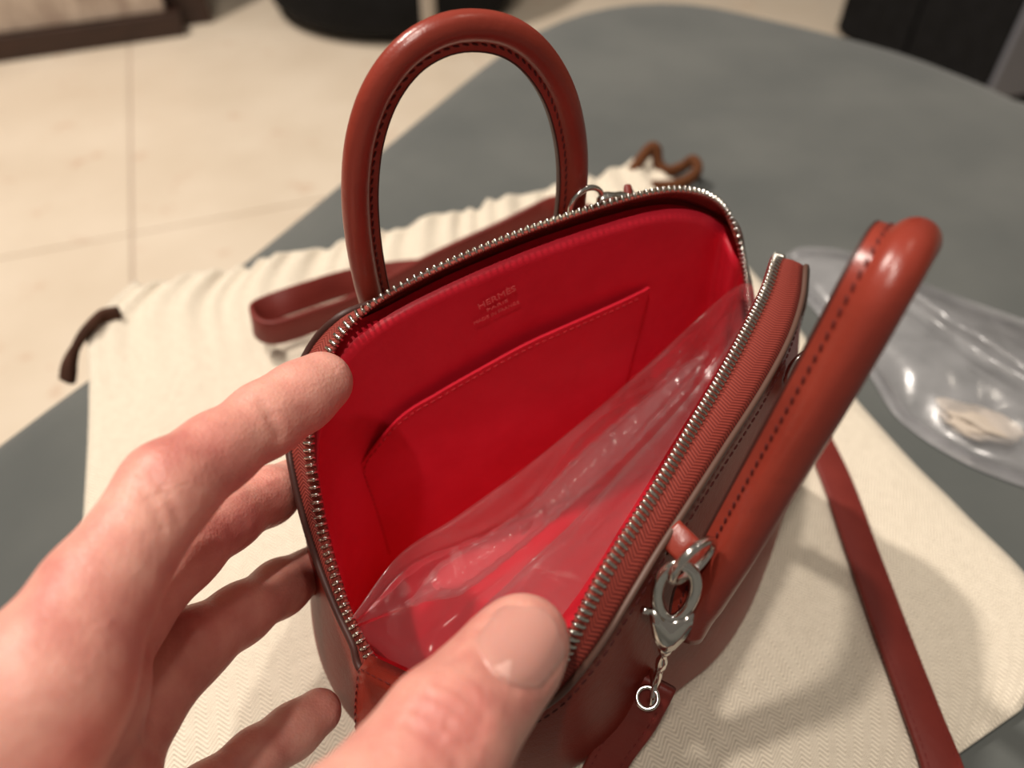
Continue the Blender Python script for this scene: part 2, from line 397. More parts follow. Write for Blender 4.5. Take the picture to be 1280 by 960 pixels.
# ------------------------------------------------------------------ handbag
PL = onz(430, 410, 14.3); PR = onz(890, 245, 15.2)
E_ = unit((PR-PL)*A(1, 1, 0)); NN = A(E_[1], -E_[0], 0)          # rear panel: width direction, normal towards its inside
def rp(px, py, n=0.0): return onpl(px, py, PL+NN*n, NN)
BZ = .62
bag = root('handbag', 'open brown-red leather handbag with bright red lining, held by the hand', 'handbag', (3, 15.5, BZ))
Z = onz
def rb(s, n): p = PL+E_*s+NN*n; return (p[0], p[1])
keys = [   # teeth, piping, base xy
 (Z(474, 832, 8.2), Z(455, 838, 7.8), (-5.0, 10.6)),
 (Z(456, 806, 8.5), Z(443, 804, 8.2), (-5.6, 11.4)),
 (Z(437, 768, 8.9), Z(424, 764, 8.6), (-6.2, 12.6)),
 (Z(420, 718, 9.4), Z(403, 712, 9.1), (-6.5, 13.8)),
 (Z(405, 663, 10.), Z(386, 662, 9.7), (-6.5, 14.9)),
 (Z(394, 605, 10.9), Z(370, 602, 10.6), (-6.2, 15.8)),
 (Z(388, 558, 11.6), Z(362, 552, 11.3), (-5.7, 16.6)),
 (Z(392, 503, 12.6), Z(366, 496, 12.3), rb(0, .3)),
 (Z(408, 450, 13.6), Z(387, 438, 13.3), rb(.8, .2)),
 (rp(436, 408), rp(424, 398, -.4), rb(1.6, .2)),
 (rp(480, 372), None, rb(2.8, .2)),
 (rp(560, 331), None, rb(4.6, .2)),
 (rp(640, 297), None, rb(6.6, .2)),
 (rp(700, 275), None, rb(8.2, .2)),
 (rp(760, 256), None, rb(10.0, .2)),
 (rp(810, 243), None, rb(11.6, .2)),
 (rp(850, 239), None, rb(13.0, .2)),
 (rp(885, 247), None, rb(14.2, .3)),
 (rp(908, 267), None, rb(15.2, .5)),
 (Z(922, 300, 13.6), None, rb(15.9, 1.2)),
 (Z(930, 342, 12.0), None, (9.9, 24.0)),
 (Z(935, 392, 9.9), None, (11.0, 22.8)),
 (Z(942, 440, 8.2), None, (11.6, 21.4)),
 (Z(962, 425, 9.3), None, (11.9, 20.4)),
 (Z(976, 382, 11.3), Z(1000, 392, 10.8), (11.7, 19.6)),
 (Z(979, 340, 13.4), Z(1007, 345, 13.0), (11.2, 18.7)),
 (Z(970, 323, 14.3), Z(1005, 334, 13.9), (10.9, 18.0)),
 (Z(956, 362, 14.3), Z(1001, 372, 13.9), (10.4, 17.1)),
 (Z(935, 406, 14.3), Z(985, 422, 13.9), (9.9, 16.2)),
 (Z(902, 468, 14.2), Z(951, 486, 13.8), (9.2, 15.0)),
 (Z(860, 540, 14.1), Z(902, 562, 13.7), (8.4, 13.9)),
 (Z(820, 609, 13.9), Z(857, 632, 13.5), (7.4, 12.9)),
 (Z(785, 665, 13.7), Z(818, 692, 13.2), (6.4, 12.2)),
 (Z(754, 716, 13.4), Z(784, 748, 12.8), (5.2, 11.3)),
 (Z(727, 768, 12.9), Z(752, 800, 12.2), (4.0, 10.4)),
 (Z(708, 808, 12.3), Z(722, 840, 11.5), (2.6, 9.6)),
 (Z(684, 848, 11.4), Z(690, 873, 10.6), (1.2, 8.9)),
 (Z(645, 876, 10.3), Z(640, 900, 9.6), (-.2, 8.5)),
 (Z(588, 882, 9.3), Z(578, 905, 8.7), (-1.8, 8.5)),
 (Z(525, 864, 8.5), Z(510, 886, 8.0), (-3.6, 9.3)),
]
TK, PK, BK = [], [], []
bc_ = A(3, 15.5, 0)
for T_, P_, B_ in keys:
    outw = unit((A(B_[0], B_[1], 0)-bc_)*A(1, 1, 0))
    if P_ is None:
        sidev = -NN if np.dot(outw, -NN) > .5 else outw
        P_ = T_+sidev*.55-A(0, 0, .55)
    TK.append(T_); PK.append(P_); BK.append(A(B_[0], B_[1], BZ))
NL = 240
TC, PC, BC = keyed(TK, NL), keyed(PK, NL), keyed(BK, NL)
tk = np.arange(NL)*len(keys)/NL                                # key index of every sample
Tg = np.array([unit(BC[(i+2) % NL]-BC[i-2]) for i in range(NL)])
OUTW = np.cross(Tg, np.array([[0, 0, 1.]]*NL))
if np.dot(OUTW[0], BC[0]-bc_) < 0: OUTW = -OUTW
def bez(p0, p1, p2, p3, t): return p0*(1-t)**3+3*p1*t*(1-t)**2+3*p2*t*t*(1-t)+p3*t**3
rows = []
HH = (PC[:, 2]-BZ)[:, None]
bul = (1.0+.6*np.exp(-((tk-2.5)/2.5)**2)-.5*np.exp(-((tk-13)/4)**2))[:, None]
DN = A(0, 0, -1.)
for t in np.linspace(0, 1, 22):
    rows.append(bez(PC, PC+DN*HH*.35+OUTW*bul*.5, BC+A(0, 0, 3.2)+OUTW*bul*1.0, BC+OUTW*.15+A(0, 0, .15), t))
for ins, z in ((.15, 0.02), (.4, 0)): rows.append(BC-OUTW*ins+A(0, 0, z))
for k in (.2, .5, .98): rows.append(BC+(A(3, 15.5, BZ)-BC)*k)
G = np.array(rows); v, f = grid(G, False, True)
nR = len(rows); f = f+[tuple(range((nR-1)*NL, nR*NL))]
shell = mesh('shell', v, f, m_leather, bag)
SH = G                                                          # kept: surface of the outside
# lining
INW = np.array([unit((bc_-BC[i])*A(1, 1, 0)) for i in range(NL)])
TT = np.array([unit(TC[(i+1) % NL]-TC[i-1]) for i in range(NL)])
top = TC-A(0, 0, .62)-OUTW*.12
rearw = np.clip(1-np.abs(tk-13.5)/6.5, 0, 1)[:, None]
BI = BC-OUTW*.45+A(0, 0, .3)
rows = [PC*.75+TC*.25-A(0, 0, .35), TC*.6+PC*.4-A(0, 0, .66)-OUTW*.2, top]
for t in np.linspace(.04, 1, 26):
    rows.append(bez(top, top+DN*(top[:, 2:3]-BZ)*.35-OUTW*.03, BI+A(0, 0, 3)+OUTW*.2, BI, t))
rows.append(BI-OUTW*.3)
for k in (.2, .4, .6, .8, .98): rows.append(BI+(A(3, 15.5, BI[0][2])-BI)*k)
G = np.array(rows); v, f = grid(G, False, True); nR = len(rows)
lin = mesh('lining', v, f+[tuple(range((nR-1)*NL, nR*NL))], m_lining, bag); lin['label'] = 'bright red smooth leather lining'
# tape (teeth edge to piping), split into rear and front half
def tape(name, i0, i1):
    idx = np.arange(i0, i1+1) % NL; n = len(idx)
    G = np.zeros((n, 6, 3)); UV = np.zeros((n, 6, 2))
    s = np.concatenate([[0], np.cumsum(np.linalg.norm(np.diff(TC[idx], axis=0), axis=1))])
    for j, a in enumerate(np.linspace(-.12, 1.0, 6)):
        G[:, j] = TC[idx]+(PC[idx]-TC[idx])*a+A(0, 0, .10*math.sin(max(a, 0)*math.pi))
        UV[:, j, 0] = s*.01; UV[:, j, 1] = a*.0095
    return cloth(name, G, n, 6, UV, m_tape, bag, .09), s[-1]
iA = 0; iM = int(22.4*NL/len(keys)); iE = NL-1
rt, Lr_ = tape('rear_zip_tape', 0, iM); ft, Lf_ = tape('front_zip_tape', iM, NL)
# teeth: one object each
def tooth_mesh():
    bm = bmesh.new(); bmesh.ops.create_cube(bm, size=1)
    for v_ in bm.verts:
        v_.co.x *= .36; v_.co.y *= .115; v_.co.z *= .19
        if v_.co.x < 0: v_.co.y *= .8; v_.co.z *= 1.25
    bmesh.ops.bevel(bm, geom=bm.edges[:], offset=.03, segments=1, affect='EDGES')
    for v_ in bm.verts: v_.co *= S
    me = bpy.data.meshes.new('zipper_tooth'); bm.to_mesh(me); bm.free(); me.materials.append(m_tooth)
    me.polygons.foreach_set('use_smooth', [True]*len(me.polygons)); return me
tme = tooth_mesh()
def teeth(par, i0, i1, pitch):
    idx = np.arange(i0, i1+1) % NL
    n = int(np.sum(np.linalg.norm(np.diff(TC[idx], axis=0), axis=1))/pitch)
    D = spline(np.hstack([TC[idx], PC[idx]-TC[idx]]), n)
    for i in range(1, n-1):
        y = unit(D[i+1, :3]-D[i-1, :3]); x = D[i, 3:]; x = unit(x-y*np.dot(x, y)); z = np.cross(x, y)
        if z[2] < 0: z = -z; y = -y
        o = bpy.data.objects.new('zipper_tooth', tme); C.objects.link(o); o.parent = par
        mt_ = Matrix(((x[0], y[0], z[0]), (x[1], y[1], z[1]), (x[2], y[2], z[2]))).to_4x4()
        p = (D[i, :3]+z*.05+x*(.02)-top_off(par))*S; mt_.translation = Vector(p); o.matrix_local = mt_
    return n
nt = teeth(rt, 0, iM, .226), teeth(ft, iM, NL-4, .18); print('TEETH', nt)
# piping
def span(Cv, k0, k1): i0, i1 = int(k0*NL/len(keys)), int(k1*NL/len(keys)); return Cv[np.arange(i0, i1+1) % NL]
nrm_ = OUTW*.7+A(0, 0, .7)
def piping(name, k0, k1, mat, r):
    P = span(PC, k0, k1)+span(OUTW, k0, k1)*.05; mesh(name, *sweep(P, circ(r, 8), up=A(.1, .2, 1)), mat, bag)
piping('rear_piping', 0, 22.6, m_edge, .13); piping('front_piping', 22.6, 39.9, m_edge2, .095)
def shell_at(row_t, off):                      # line on the outside, below the piping
    k = row_t*21; a = int(k); q = SH[a]*(1-(k-a))+SH[a+1]*(k-a)
    return q+OUTW*off
q = shell_at(.055, .06); stuff(mesh('front_stitching', *stitches(span(q, 24, 39), span(nrm_, 24, 39), .3, .22, .07, .06), m_thread_d, bag))
stuff(mesh('rear_stitching', *stitches(span(q, 3, 20), span(nrm_, 3, 20), .3, .22, .07, .06), m_thread_d, bag))

# end tab at the near end of the zip, standing on the gusset
tb = []
for a in np.linspace(0, 1, 9):
    lft = W(449+a*(446-449)-4*math.sin(a*3), 836+a*86, 21.9+a*1.4); rgt = W(512+a*6, 868+a*86, 20.6+a*1.4)
    row = []
    for b in np.linspace(0, 1, 7): row.append(lft+(rgt-lft)*b-ray(480, 860)*(.28*math.sin(b*math.pi)))
    tb.append(row)
tl = W(462, 818, 22.3); tr_ = W(522, 846, 21.4)
tb = [[tl+(tr_-tl)*b for b in np.linspace(0, 1, 7)]]+tb
tab = solid(mesh('zip_end_tab', *grid(np.array(tb)), m_leather, bag), .25, -1)
stuff(mesh('tab_stitching', *stitches([np.array(tb[k])[b] - ray(480, 860)*.06 for k, b in ((9, 0), (6, 0), (3, 0), (1, 0), (1, 1), (1, 3), (1, 5), (1, 6))], -FWD, .28, .2, .05, .05), m_thread, tab))

# pocket on the rear lining
po = [(811, 359), (735, 389), (660, 421), (600, 454), (545, 487), (495, 522), (444, 588), (466, 652), (492, 708), (540, 770), (640, 700), (740, 590), (775, 452)]
n0 = .0
def rl(px, py, d=.14):
    p = rp(px, py, .4)
    for _ in range(3): p = rp(px, py, .14+.53*(1-p[2]/15)+d)
    return p
top_e = spline([rl(*p) for p in po[:6]]+[rl(*po[6])], 60)
bot_e = []
G = np.zeros((60, 14, 3))
q0 = rl(811, 359); zb_ = 1.6
def on_lin(sv, z): return PL*A(1, 1, 0)+E_*sv+NN*(.14+.53*(1-z/15)+.14)+A(0, 0, z)
sR = np.dot(q0-PL, E_); sL = np.dot(rl(466, 652)-PL, E_)
rgt = spline([q0, on_lin(sR-.4, 9.0), on_lin(sR-.9, 5), on_lin(sR-1.2, zb_)], 14)
lef = spline([rl(*po[6]), rl(*po[7]), on_lin(sL+.1, zb_)], 14)
for j in range(14):
    a = lef[j]; b = rgt[j]
    for i in range(60):
        u = i/59; e = b+(a-b)*u
        bowed = top_e[i]-(rgt[0]+(lef[0]-rgt[0])*u)
        G[i, j] = e+bowed*(1-j/13)
G += NN*(.16*np.sin(np.linspace(0, 1, 60)**.7*math.pi)[:, None, None]*(1-np.linspace(0, 1, 14))[None, :, None]*1.6)
pk = solid(mesh('pocket', *grid(G), m_lining, bag, False), .11, 0); pk['label'] = 'red leather patch pocket on the inside wall'
ln = np.vstack([G[2:-3, 1]*.25+G[2:-3, 0]*.75+NN*.07, (G[-3, 1:12]*.6+G[-2, 1:12]*.4)+NN*.07])
stuff(mesh('pocket_stitching', *stitches(ln, NN, .27, .2, .05, .06), m_thread_r, pk))

# stamp
def stamp(text, pL_, pR_, hgt):
    cu = bpy.data.curves.new('stamp', 'FONT'); cu.body = text; cu.align_x = 'CENTER'; cu.size = 1; cu.extrude = .02
    to = bpy.data.objects.new('stamp_tmp', cu); C.objects.link(to); bpy.context.view_layer.update()
    me = bpy.data.meshes.new_from_object(to.evaluated_get(bpy.context.evaluated_depsgraph_get()))
    C.objects.unlink(to); bpy.data.objects.remove(to)
    a, b = rl(*pL_, .06), rl(*pR_, .06); e = unit(b-a); up = unit(np.cross(NN, e)); up = up if up[2] > 0 else -up
    co = np.array([v_.co for v_ in me.vertices]); wd = co[:, 0].max()-co[:, 0].min(); sx = np.linalg.norm(b-a)/wd; sy = hgt/.7
    V = ((a+b)/2)+np.outer(co[:, 0]*sx, e)+np.outer(co[:, 1]*sy, up)+np.outer(co[:, 2]*.3, NN)
    return mesh('stamp', V, [tuple(p.vertices) for p in me.polygons], m_stamp, lin, False)
stamp('HERMÈS', (599, 387), (645, 363), .24); stamp('PARIS', (609, 390), (635, 377), .12); stamp('MADE IN FRANCE', (593, 406), (649, 379), .13)

# handles
def handle_profile(r):
    p = []
    for k in range(20):
        a = math.radians(24+k*(312/19)); p.append((-r*math.cos(a)+.26*r, r*math.sin(a)))
    return p+[(-r*.72, -r*.33), (-r*1.22, -r*.30), (-r*1.28, -r*.22), (-r*1.28, r*.22), (-r*1.22, r*.30), (-r*.72, r*.33)]
def handle(name, pts, r, inward, parent, n=90, taper=True, const=None):
    P = spline(pts, n); up = np.array([-unit(A(inward)-p) if const is None else -unit(const) for p in P])
    sc = np.ones(n)
    if taper:
        k = np.minimum(np.arange(n), np.arange(n)[::-1])/n; sc = .72+.28*np.clip(k/.06, 0, 1)
    o = mesh(name, *sweep(P, handle_profile(r), up=up, scale=sc), m_handle, parent)
    T, N, B = frames(P, up)
    ed = mesh('edge', *sweep(P-N*(r*1.28*sc)[:, None], rrect(r*.16, r*.62, r*.07, 2), up=up), m_edge, o)
    for s in (-1, 1):
        ln = P-N*(r*.80*sc)[:, None]+B*(s*r*.35*sc)[:, None]
        stuff(mesh('stitching', *stitches(ln[3:-3], B[3:-3]*s, .27, .2, .06, .05, .25*s), m_thread_d, o))
    return o, P
hn = -1.25
hp = [(486, 440), (473, 392), (461, 345), (452, 290), (449, 235), (455, 175), (474, 118), (507, 72), (549, 45), (593, 37), (637, 46), (672, 73), (698, 115), (712, 165), (716, 215), (712, 265), (703, 315)]
hc = np.mean([rp(x, y, hn) for x, y in hp[3:-3]], axis=0)-A(0, 0, 2.)
rh, RP = handle('rear_handle', [rp(x, y, hn) for x, y in hp], .41, hc, bag)
fp = [(858, 790, 21.4), (872, 752, 20.7), (908, 692, 19.4), (960, 602, 17.9), (1010, 516, 16.6), (1060, 428, 15.6), (1098, 358, 15.1), (1124, 312, 15.3), (1135, 300, 16.4), (1128, 318, 18.2), (1105, 362, 20.0), (1070, 418, 22.0), (1030, 470, 24.2), (1000, 500, 25.6)]
fpw = [W(*p) for p in fp]
fh, FP = handle('front_handle', fpw, .53, None, bag, const=A(-.85, .5, .1))

# rings and leather loops holding the handles
def torus(c, n, R, r, sx=1.0, u=None):
    n = unit(n); u = unit(np.cross(n, A(0, 0, 1))) if u is None else unit(u); v_ = np.cross(n, u)
    P = np.array([c+u*R*sx*math.cos(q)+v_*R*math.sin(q) for q in np.linspace(0, 2*math.pi, 40, endpoint=False)])
    return sweep(P, circ(r, 10), up=n, closed=True)
def loop_strap(name, a, b, wd, th, up): return mesh(name, *sweep(spline([a, (a+b)/2+unit(up)*.12, b], 10), rrect(th, wd, th*.4, 2), up=up), m_handle, bag)
r1 = rp(733, 257, -.80)
mesh('ring', *torus(r1, A(.5, -.86, .05), .64, .10), m_metal, bag)
loop_strap('ring_loop', r1+A(.0, .1, -.5), r1+A(.1, .25, -2.2), .9, .25, -NN)
r2 = rp(478, 412, -1.3)
mesh('ring', *torus(r2, A(.75, -.5, .25), .66, .11), m_metal, bag)
loop_strap('ring_loop', r2+A(.0, .1, -.5), r2+A(.1, .25, -2.2), .9, .25, -NN)
# front ring: elongated rod loop from the leather loop at (850,690) to the clasp
ra, rb_ = W(890, 676, 18.5), W(842, 726, 18.6)
rc = (ra+rb_)/2; ru = unit(ra-rb_); rn = unit(np.cross(ru, ray(866, 700))); 
mesh('ring', *torus(rc, unit(.9*rn+.25*unit(ray(866, 700))), .68, .115, np.linalg.norm(ra-rb_)/2/.68, ru), m_metal, bag)
loop_strap('ring_loop', W(836, 664, 19.6), W(876, 704, 19.4), .8, .28, -ray(850, 690))
r4 = W(1005, 462, 24.6)
mesh('ring', *torus(r4, A(.4, -.9, .2), .62, .11), m_metal, bag)
loop_strap('ring_loop', W(985, 470, 25.2), W(1008, 462, 24.6), .8, .28, A(.8, -.5, 0))

# ------------------------------------------------------------------ shoulder strap
st = root('shoulder_strap', 'long brown-red leather shoulder strap looped behind the bag and lying on the cloth', 'strap', onz(1120, 800, .6))
SW = 1.5
def strap(name, pts, up, n=120, wd=SW, th=.28):
    if up is None: Q = spline(pts, n); P, up = Q[:, :3], Q[:, 3:]        # every point brings its own width direction
    else: P = spline(pts, n)
    o = mesh(name, *sweep(P, rrect(wd, th, .1, 2), up=up), m_strap, st)
    T, N, B = frames(P, np.broadcast_to(np.array(up, float), P.shape))
    for s in (-1, 1):
        for k in (-1, 1):
            stuff(mesh('stitching', *stitches((P+N*s*(wd/2-.22)+B*k*(th/2+.0))[2:-2], B[2:-2]*k, .3, .2, .05, .04), m_thread, o))
    return o
zc = 2.6; UE, UL = A(0, .1, 1), A(0, .85, .75)
W0 = W(742, 985, 25.0)
path = [(rp(784, 257, -1.1), A(0, .5, .7)), (onz(783, 276, 12.6), A(.2, .3, .9)), (onz(750, 278, 9.4), UE), (onz(715, 268, 6.8), UE), (onz(690, 262, 5.0), UE), (onz(620, 294, 3.6), UE), (onz(540, 331, 2.8), UE),
        (onz(447, 381, zc), UE), (onz(395, 400, zc), UE), (onz(360, 412, zc), UE), (onz(336, 416, zc), UE), (onz(320, 408, zc), A(0, .3, 1)), (onz(320, 395, zc), A(0, .6, .9)), (onz(341, 384, zc), UL), (onz(375, 372, zc), UL),
        (onz(440, 352, 2.0), UL), (onz(520, 338, 1.4), A(0, 1, .35)), (onz(600, 336, 1.2), A(0, 1, .1)), (onz(700, 332, 1.1), A(.1, 1, 0)), (onz(800, 345, 1.0), A(.4, .9, 0)), (onz(880, 380, .85), A(.7, .7, 0)), (onz(935, 430, .85), A(.9, .45, 0)),
        (onz(985, 487, .85), A(.95, .35, -.1)), (onz(1036, 578, .80), A(1, .3, -.1)), (onz(1078, 690, .80), A(1, .25, -.1)), (onz(1118, 800, .82), A(1, .2, -.1)), (onz(1152, 890, .86), A(1, .15, -.1)), (onz(1182, 975, .9), A(1, 0, 0)),
        (onz(1192, 1070, .9), A(.9, -.45, 0)), (onz(1140, 1160, .9), A(.3, -1, 0)), (onz(1010, 1180, .9), A(-.1, -1, 0)), (onz(880, 1130, 1.2), A(-.3, -.9, .1)), (W0, A(-.75, -.5, .3))]
strap('band', [np.concatenate([p, u]) for p, u in path], None, 420)
# strap end piece with slot under the clasp
te = [W(806, 893, 24.6), W(820, 862, 24.3), W(770, 935, 25.5)]
endp = [W(742, 985, 25.0), W(770, 935, 24.3), W(795, 900, 23.6), W(812, 868, 23.0), W(820, 850, 22.8)]
Pe = spline(endp, 24); Te, _, _ = frames(Pe, (0, 0, 1)); upe = np.cross(Te, np.array([-ray(810, 880)]*24))
upe = upe*np.sign(np.dot(upe[0], A(-.75, -.5, .3)))
strap('end_tab', endp, upe, 24, 1.25, .3)
tpn = -unit(ray(812, 870))
mesh('eyelet', *torus(W(809, 872, 22.2), tpn, .30, .07, 1.0), m_metal, st)
# clasp
cl0, cl1 = W(850, 712, 18.7), W(833, 804, 20.0)
def clasp(parent):
    ax = unit(cl1-cl0); nr = unit(-ray(845, 765)+.2*A(1, 0, 0)); nr = unit(nr-ax*np.dot(nr, ax)); sd = np.cross(ax, nr)
    Lk = np.linalg.norm(cl1-cl0)
    # hook: oval loop
    P = []
    for q in np.linspace(0, 2*math.pi, 44, endpoint=False):
        P.append(cl0+ax*(Lk*.30-math.cos(q)*Lk*.36)+sd*math.sin(q)*(.46+.05*math.cos(q)))
    hk = mesh('clasp', *sweep(P, [(.11*math.cos(a)*1.1, .16*math.sin(a)) for a in np.linspace(0, 2*math.pi, 12, endpoint=False)], up=nr, closed=True), m_metal, parent)
    # body shield
    ol = [(.52, -.58), (.60, -.30), (.66, .0), (.60, .30), (.50, .58), (.68, .60), (.86, .46), (1.02, .22), (1.06, 0), (1.02, -.22), (.86, -.46), (.68, -.60)]
    f1 = [cl0+ax*Lk*a+sd*b*.88+nr*.17 for a, b in ol]; f0 = [cl0+ax*Lk*a+sd*b*.88-nr*.17 for a, b in ol]; n = len(ol)
    cc = cl0+ax*Lk*.78; mid = [cc+(p-cc)*.6+nr*.10 for p in f1]
    bd = mesh('body', f1+f0+mid+[cc+nr*.30], [tuple(range(n, 2*n))[::-1]]+[(i, (i+1) % n, n+(i+1) % n, n+i) for i in range(n)]+[(i, 2*n+i, 2*n+(i+1) % n, (i+1) % n) for i in range(n)]+[(2*n+i, 3*n, 2*n+(i+1) % n) for i in range(n)], m_metal, hk)
    mesh('lever', *sweep([cl0+ax*Lk*.55+sd*.55+nr*.05, cl0+ax*Lk*.52+sd*.78+nr*.08], circ(.1, 8), up=nr), m_metal, hk)
    # swivel post and bail
    e = W(818, 862, 22.6)
    sp = [cl1, cl1+(e-cl1)*.35, cl1+(e-cl1)*.75, e]
    mesh('swivel', *sweep(spline(sp, 16), circ(.13, 10), up=nr, scale=[1.5, 1.6, 1.4, .8, .8, 1.2, 1.25, 1.2, .8, .8, .9, 1, 1, 1, 1, .9]), m_metal, hk)
    c = W(814, 860, 22.7); mesh('bail', *torus(c, sd, .42, .10, 1.2, ax), m_metal, hk)
clasp(st)
# rear clasp by the ring
c = rp(764, 254, -1.0)
ob = mesh('clasp', *sweep(spline([rp(748, 252, -.75), rp(755, 251, -.8), rp(770, 250, -.85), rp(783, 252, -.9)], 14), rrect(.56, .5, .16, 3), up=A(0, .3, 1), scale=[.45, .6, .9, 1, 1, 1, .92, .92, .92, 1, 1.08, 1.08, 1.08, .9]), m_metal, st)

# ------------------------------------------------------------------ hand
PR = []
def cone(a, b, ra, rb2, k=.45): PR.append((np.array(a), np.array(b), ra, rb2, k))
def chain(ps, k=.45):
    for p, q_ in zip(ps[:-1], ps[1:]): cone(W(*p[:3]), W(*q_[:3]), p[3], q_[3], k)
index = [(55, 862, 14.8, 1.32), (120, 745, 15.9, 1.14), (212, 610, 17.6, 1.05), (270, 566, 18.7, .92), (332, 524, 19.9, .93), (374, 497, 20.7, .9), (402, 478, 21.3, .86)]
middle = [(88, 875, 17.2, 1.25), (150, 775, 19.0, 1.05), (228, 690, 21.0, 1.0), (285, 650, 22.6, .86), (335, 620, 24.4, .87), (372, 598, 26.2, .76)]
ring = [(110, 985, 18.2, 1.2), (165, 900, 19.6, 1.03), (240, 808, 21.2, .99), (300, 768, 22.6, .84), (350, 735, 24.3, .84), (394, 708, 26.0, .74)]
pinky = [(130, 1090, 18.6, 1.1), (180, 1050, 19.4, .9), (255, 1000, 20.6, .85), (320, 946, 21.8, .74), (365, 915, 22.8, .74), (398, 890, 23.5, .70)]
thumb = [(250, 1230, 12.6, 1.7), (425, 1065, 13.3, 1.35), (500, 985, 14.3, 1.22), (560, 917, 15.1, 1.30), (606, 862, 16.1, 1.13), (640, 820, 16.9, 1.08), (655, 800, 17.2, 1.0)]
for ch in (index, middle, ring, pinky, thumb): chain(ch)
wr = W(-190, 1480, 13.0); wr2 = W(-150, 1560, 15.0)
for ch, r in ((index, 1.9), (middle, 1.7), (ring, 1.7), (pinky, 1.7)):
    cone(W(*ch[0][:3]), wr*.7+wr2*.3, ch[0][3]+.1, r, .9)
cone(W(*thumb[0][:3]), wr, 1.7, 2.0, 1.0)
cone(wr, wr+unit(wr-W(*middle[0][:3]))*14, 2.3, 3.1, 1.2); cone(wr2, wr2+unit(wr-W(*middle[0][:3]))*14, 2.2, 3.0, 1.2)
cone(W(*index[0][:3]), W(*middle[0][:3]), 1.2, 1.15, .8); cone(W(*middle[0][:3]), W(*ring[0][:3]), 1.15, 1.1, .8); cone(W(*ring[0][:3]), W(*pinky[0][:3]), 1.1, 1.0, .8)
def sd_cone(P, a, b, ra, rb2):
    ab = b-a; t = np.clip(((P-a)@ab)/np.dot(ab, ab), 0, 1)
    return np.linalg.norm(P-(a+t[..., None]*ab), axis=-1)-(ra+(rb2-ra)*t)
def smin(a, b, k):
    h_ = np.clip(.5+.5*(b-a)/k, 0, 1); return b+(a-b)*h_-k*h_*(1-h_)
GROOVE = []
def sdf(P):
    d = np.full(P.shape[:-1], 9.0)
    for a, b, ra, rb2, k in PR: d = smin(d, sd_cone(P, a, b, ra, rb2), k)
    for a, b, r, dep in GROOVE:
        g = np.clip(1-(sd_cone(P, a, b, 0, 0))/r, 0, 1); d = d+dep*g*g*(3-2*g)
    return d
def hit(px, py, d0=9.0):
    d = d0; r = ray(px, py); rl = np.linalg.norm(r)
    for _ in range(80):
        s = float(sdf((CAM+r*d)[None])[0])
        if s < .002: return CAM+r*d
        d += s/rl*.8
        if d > 40: return None
    return CAM+r*d
def groove(pts, r, dep):
    H = [hit(*p) for p in pts]
    for a, b in zip(H[:-1], H[1:]):
        if a is not None and b is not None: GR.append((a, b, r, dep))
GR = []
groove([(328, 503), (339, 519), (350, 545)], .24, .10)            # index end crease
groove([(172, 600), (190, 625), (205, 660)], .2, .06); groove([(188, 588), (206, 615), (224, 648)], .2, .07)
for k, (x0, y0, x1, y1) in enumerate(((535, 868, 600, 920), (522, 886, 590, 938), (548, 852, 606, 898), (510, 905, 575, 955))):
    mx, my = (x0+x1)/2, (y0+y1)/2
    groove([(x0, y0), (mx+6, my-7), (x1, y1)], .19, .085)
na, nb = A(622, 848), A(684, 764); ax2 = nb-na; pv = A(-ax2[1], ax2[0])/np.linalg.norm(ax2)
def nail_px(a, b):
    hw = 53*(1-max(0, (.22-a)/.22)**3*.30)*(1-max(0, (a-.70)/.30)**2.5*.42)
    return na+ax2*(a-.16*b*b*(1 if a > .5 else -.8)*abs(a-.5)*2)+pv*hw*b
groove([tuple(nail_px(1-t, -1.02)) for t in np.linspace(0, .98, 7)], .12, .05)
groove([tuple(nail_px(0, b)) for b in np.linspace(-1, 1, 6)], .12, .05)
groove([tuple(nail_px(t, 1.0)) for t in np.linspace(0, .8, 5)], .12, .05)
GROOVE = GR
h = .09
lo = A(-15, 1.0, 7.0); lo = np.min([np.minimum(a, b)-max(r1_, r2_)-.4 for a, b, r1_, r2_, k in PR], axis=0); hi = np.max([np.maximum(a, b)+max(r1_, r2_)+.4 for a, b, r1_, r2_, k in PR], axis=0)
lo = np.maximum(lo, A(-22, -9, 0)); 
dim = np.ceil((hi-lo)/h).astype(int)+1
val = np.full(dim, 2.0, np.float32)
xs = [lo[i]+h*np.arange(dim[i]) for i in range(3)]
def local(a, b, rad):
    i0 = np.maximum(((np.minimum(a, b)-rad-lo)/h).astype(int), 0); i1 = np.minimum(((np.maximum(a, b)+rad-lo)/h).astype(int)+2, dim)
    sl = tuple(slice(i0[i], max(i1[i], i0[i])) for i in range(3))
    return sl, np.stack(np.meshgrid(*[xs[i][sl[i]] for i in range(3)], indexing='ij'), -1)
for a, b, ra, rb2, k in PR:
    sl, Pp = local(a, b, max(ra, rb2)+1.3)
    val[sl] = smin(val[sl], np.minimum(sd_cone(Pp, a, b, ra, rb2), 2.0), k)
for a, b, r, dep in GROOVE:
    sl, Pp = local(a, b, r); g = np.clip(1-sd_cone(Pp, a, b, 0, 0)/r, 0, 1); val[sl] += (dep*g*g*(3-2*g)).astype(np.float32)
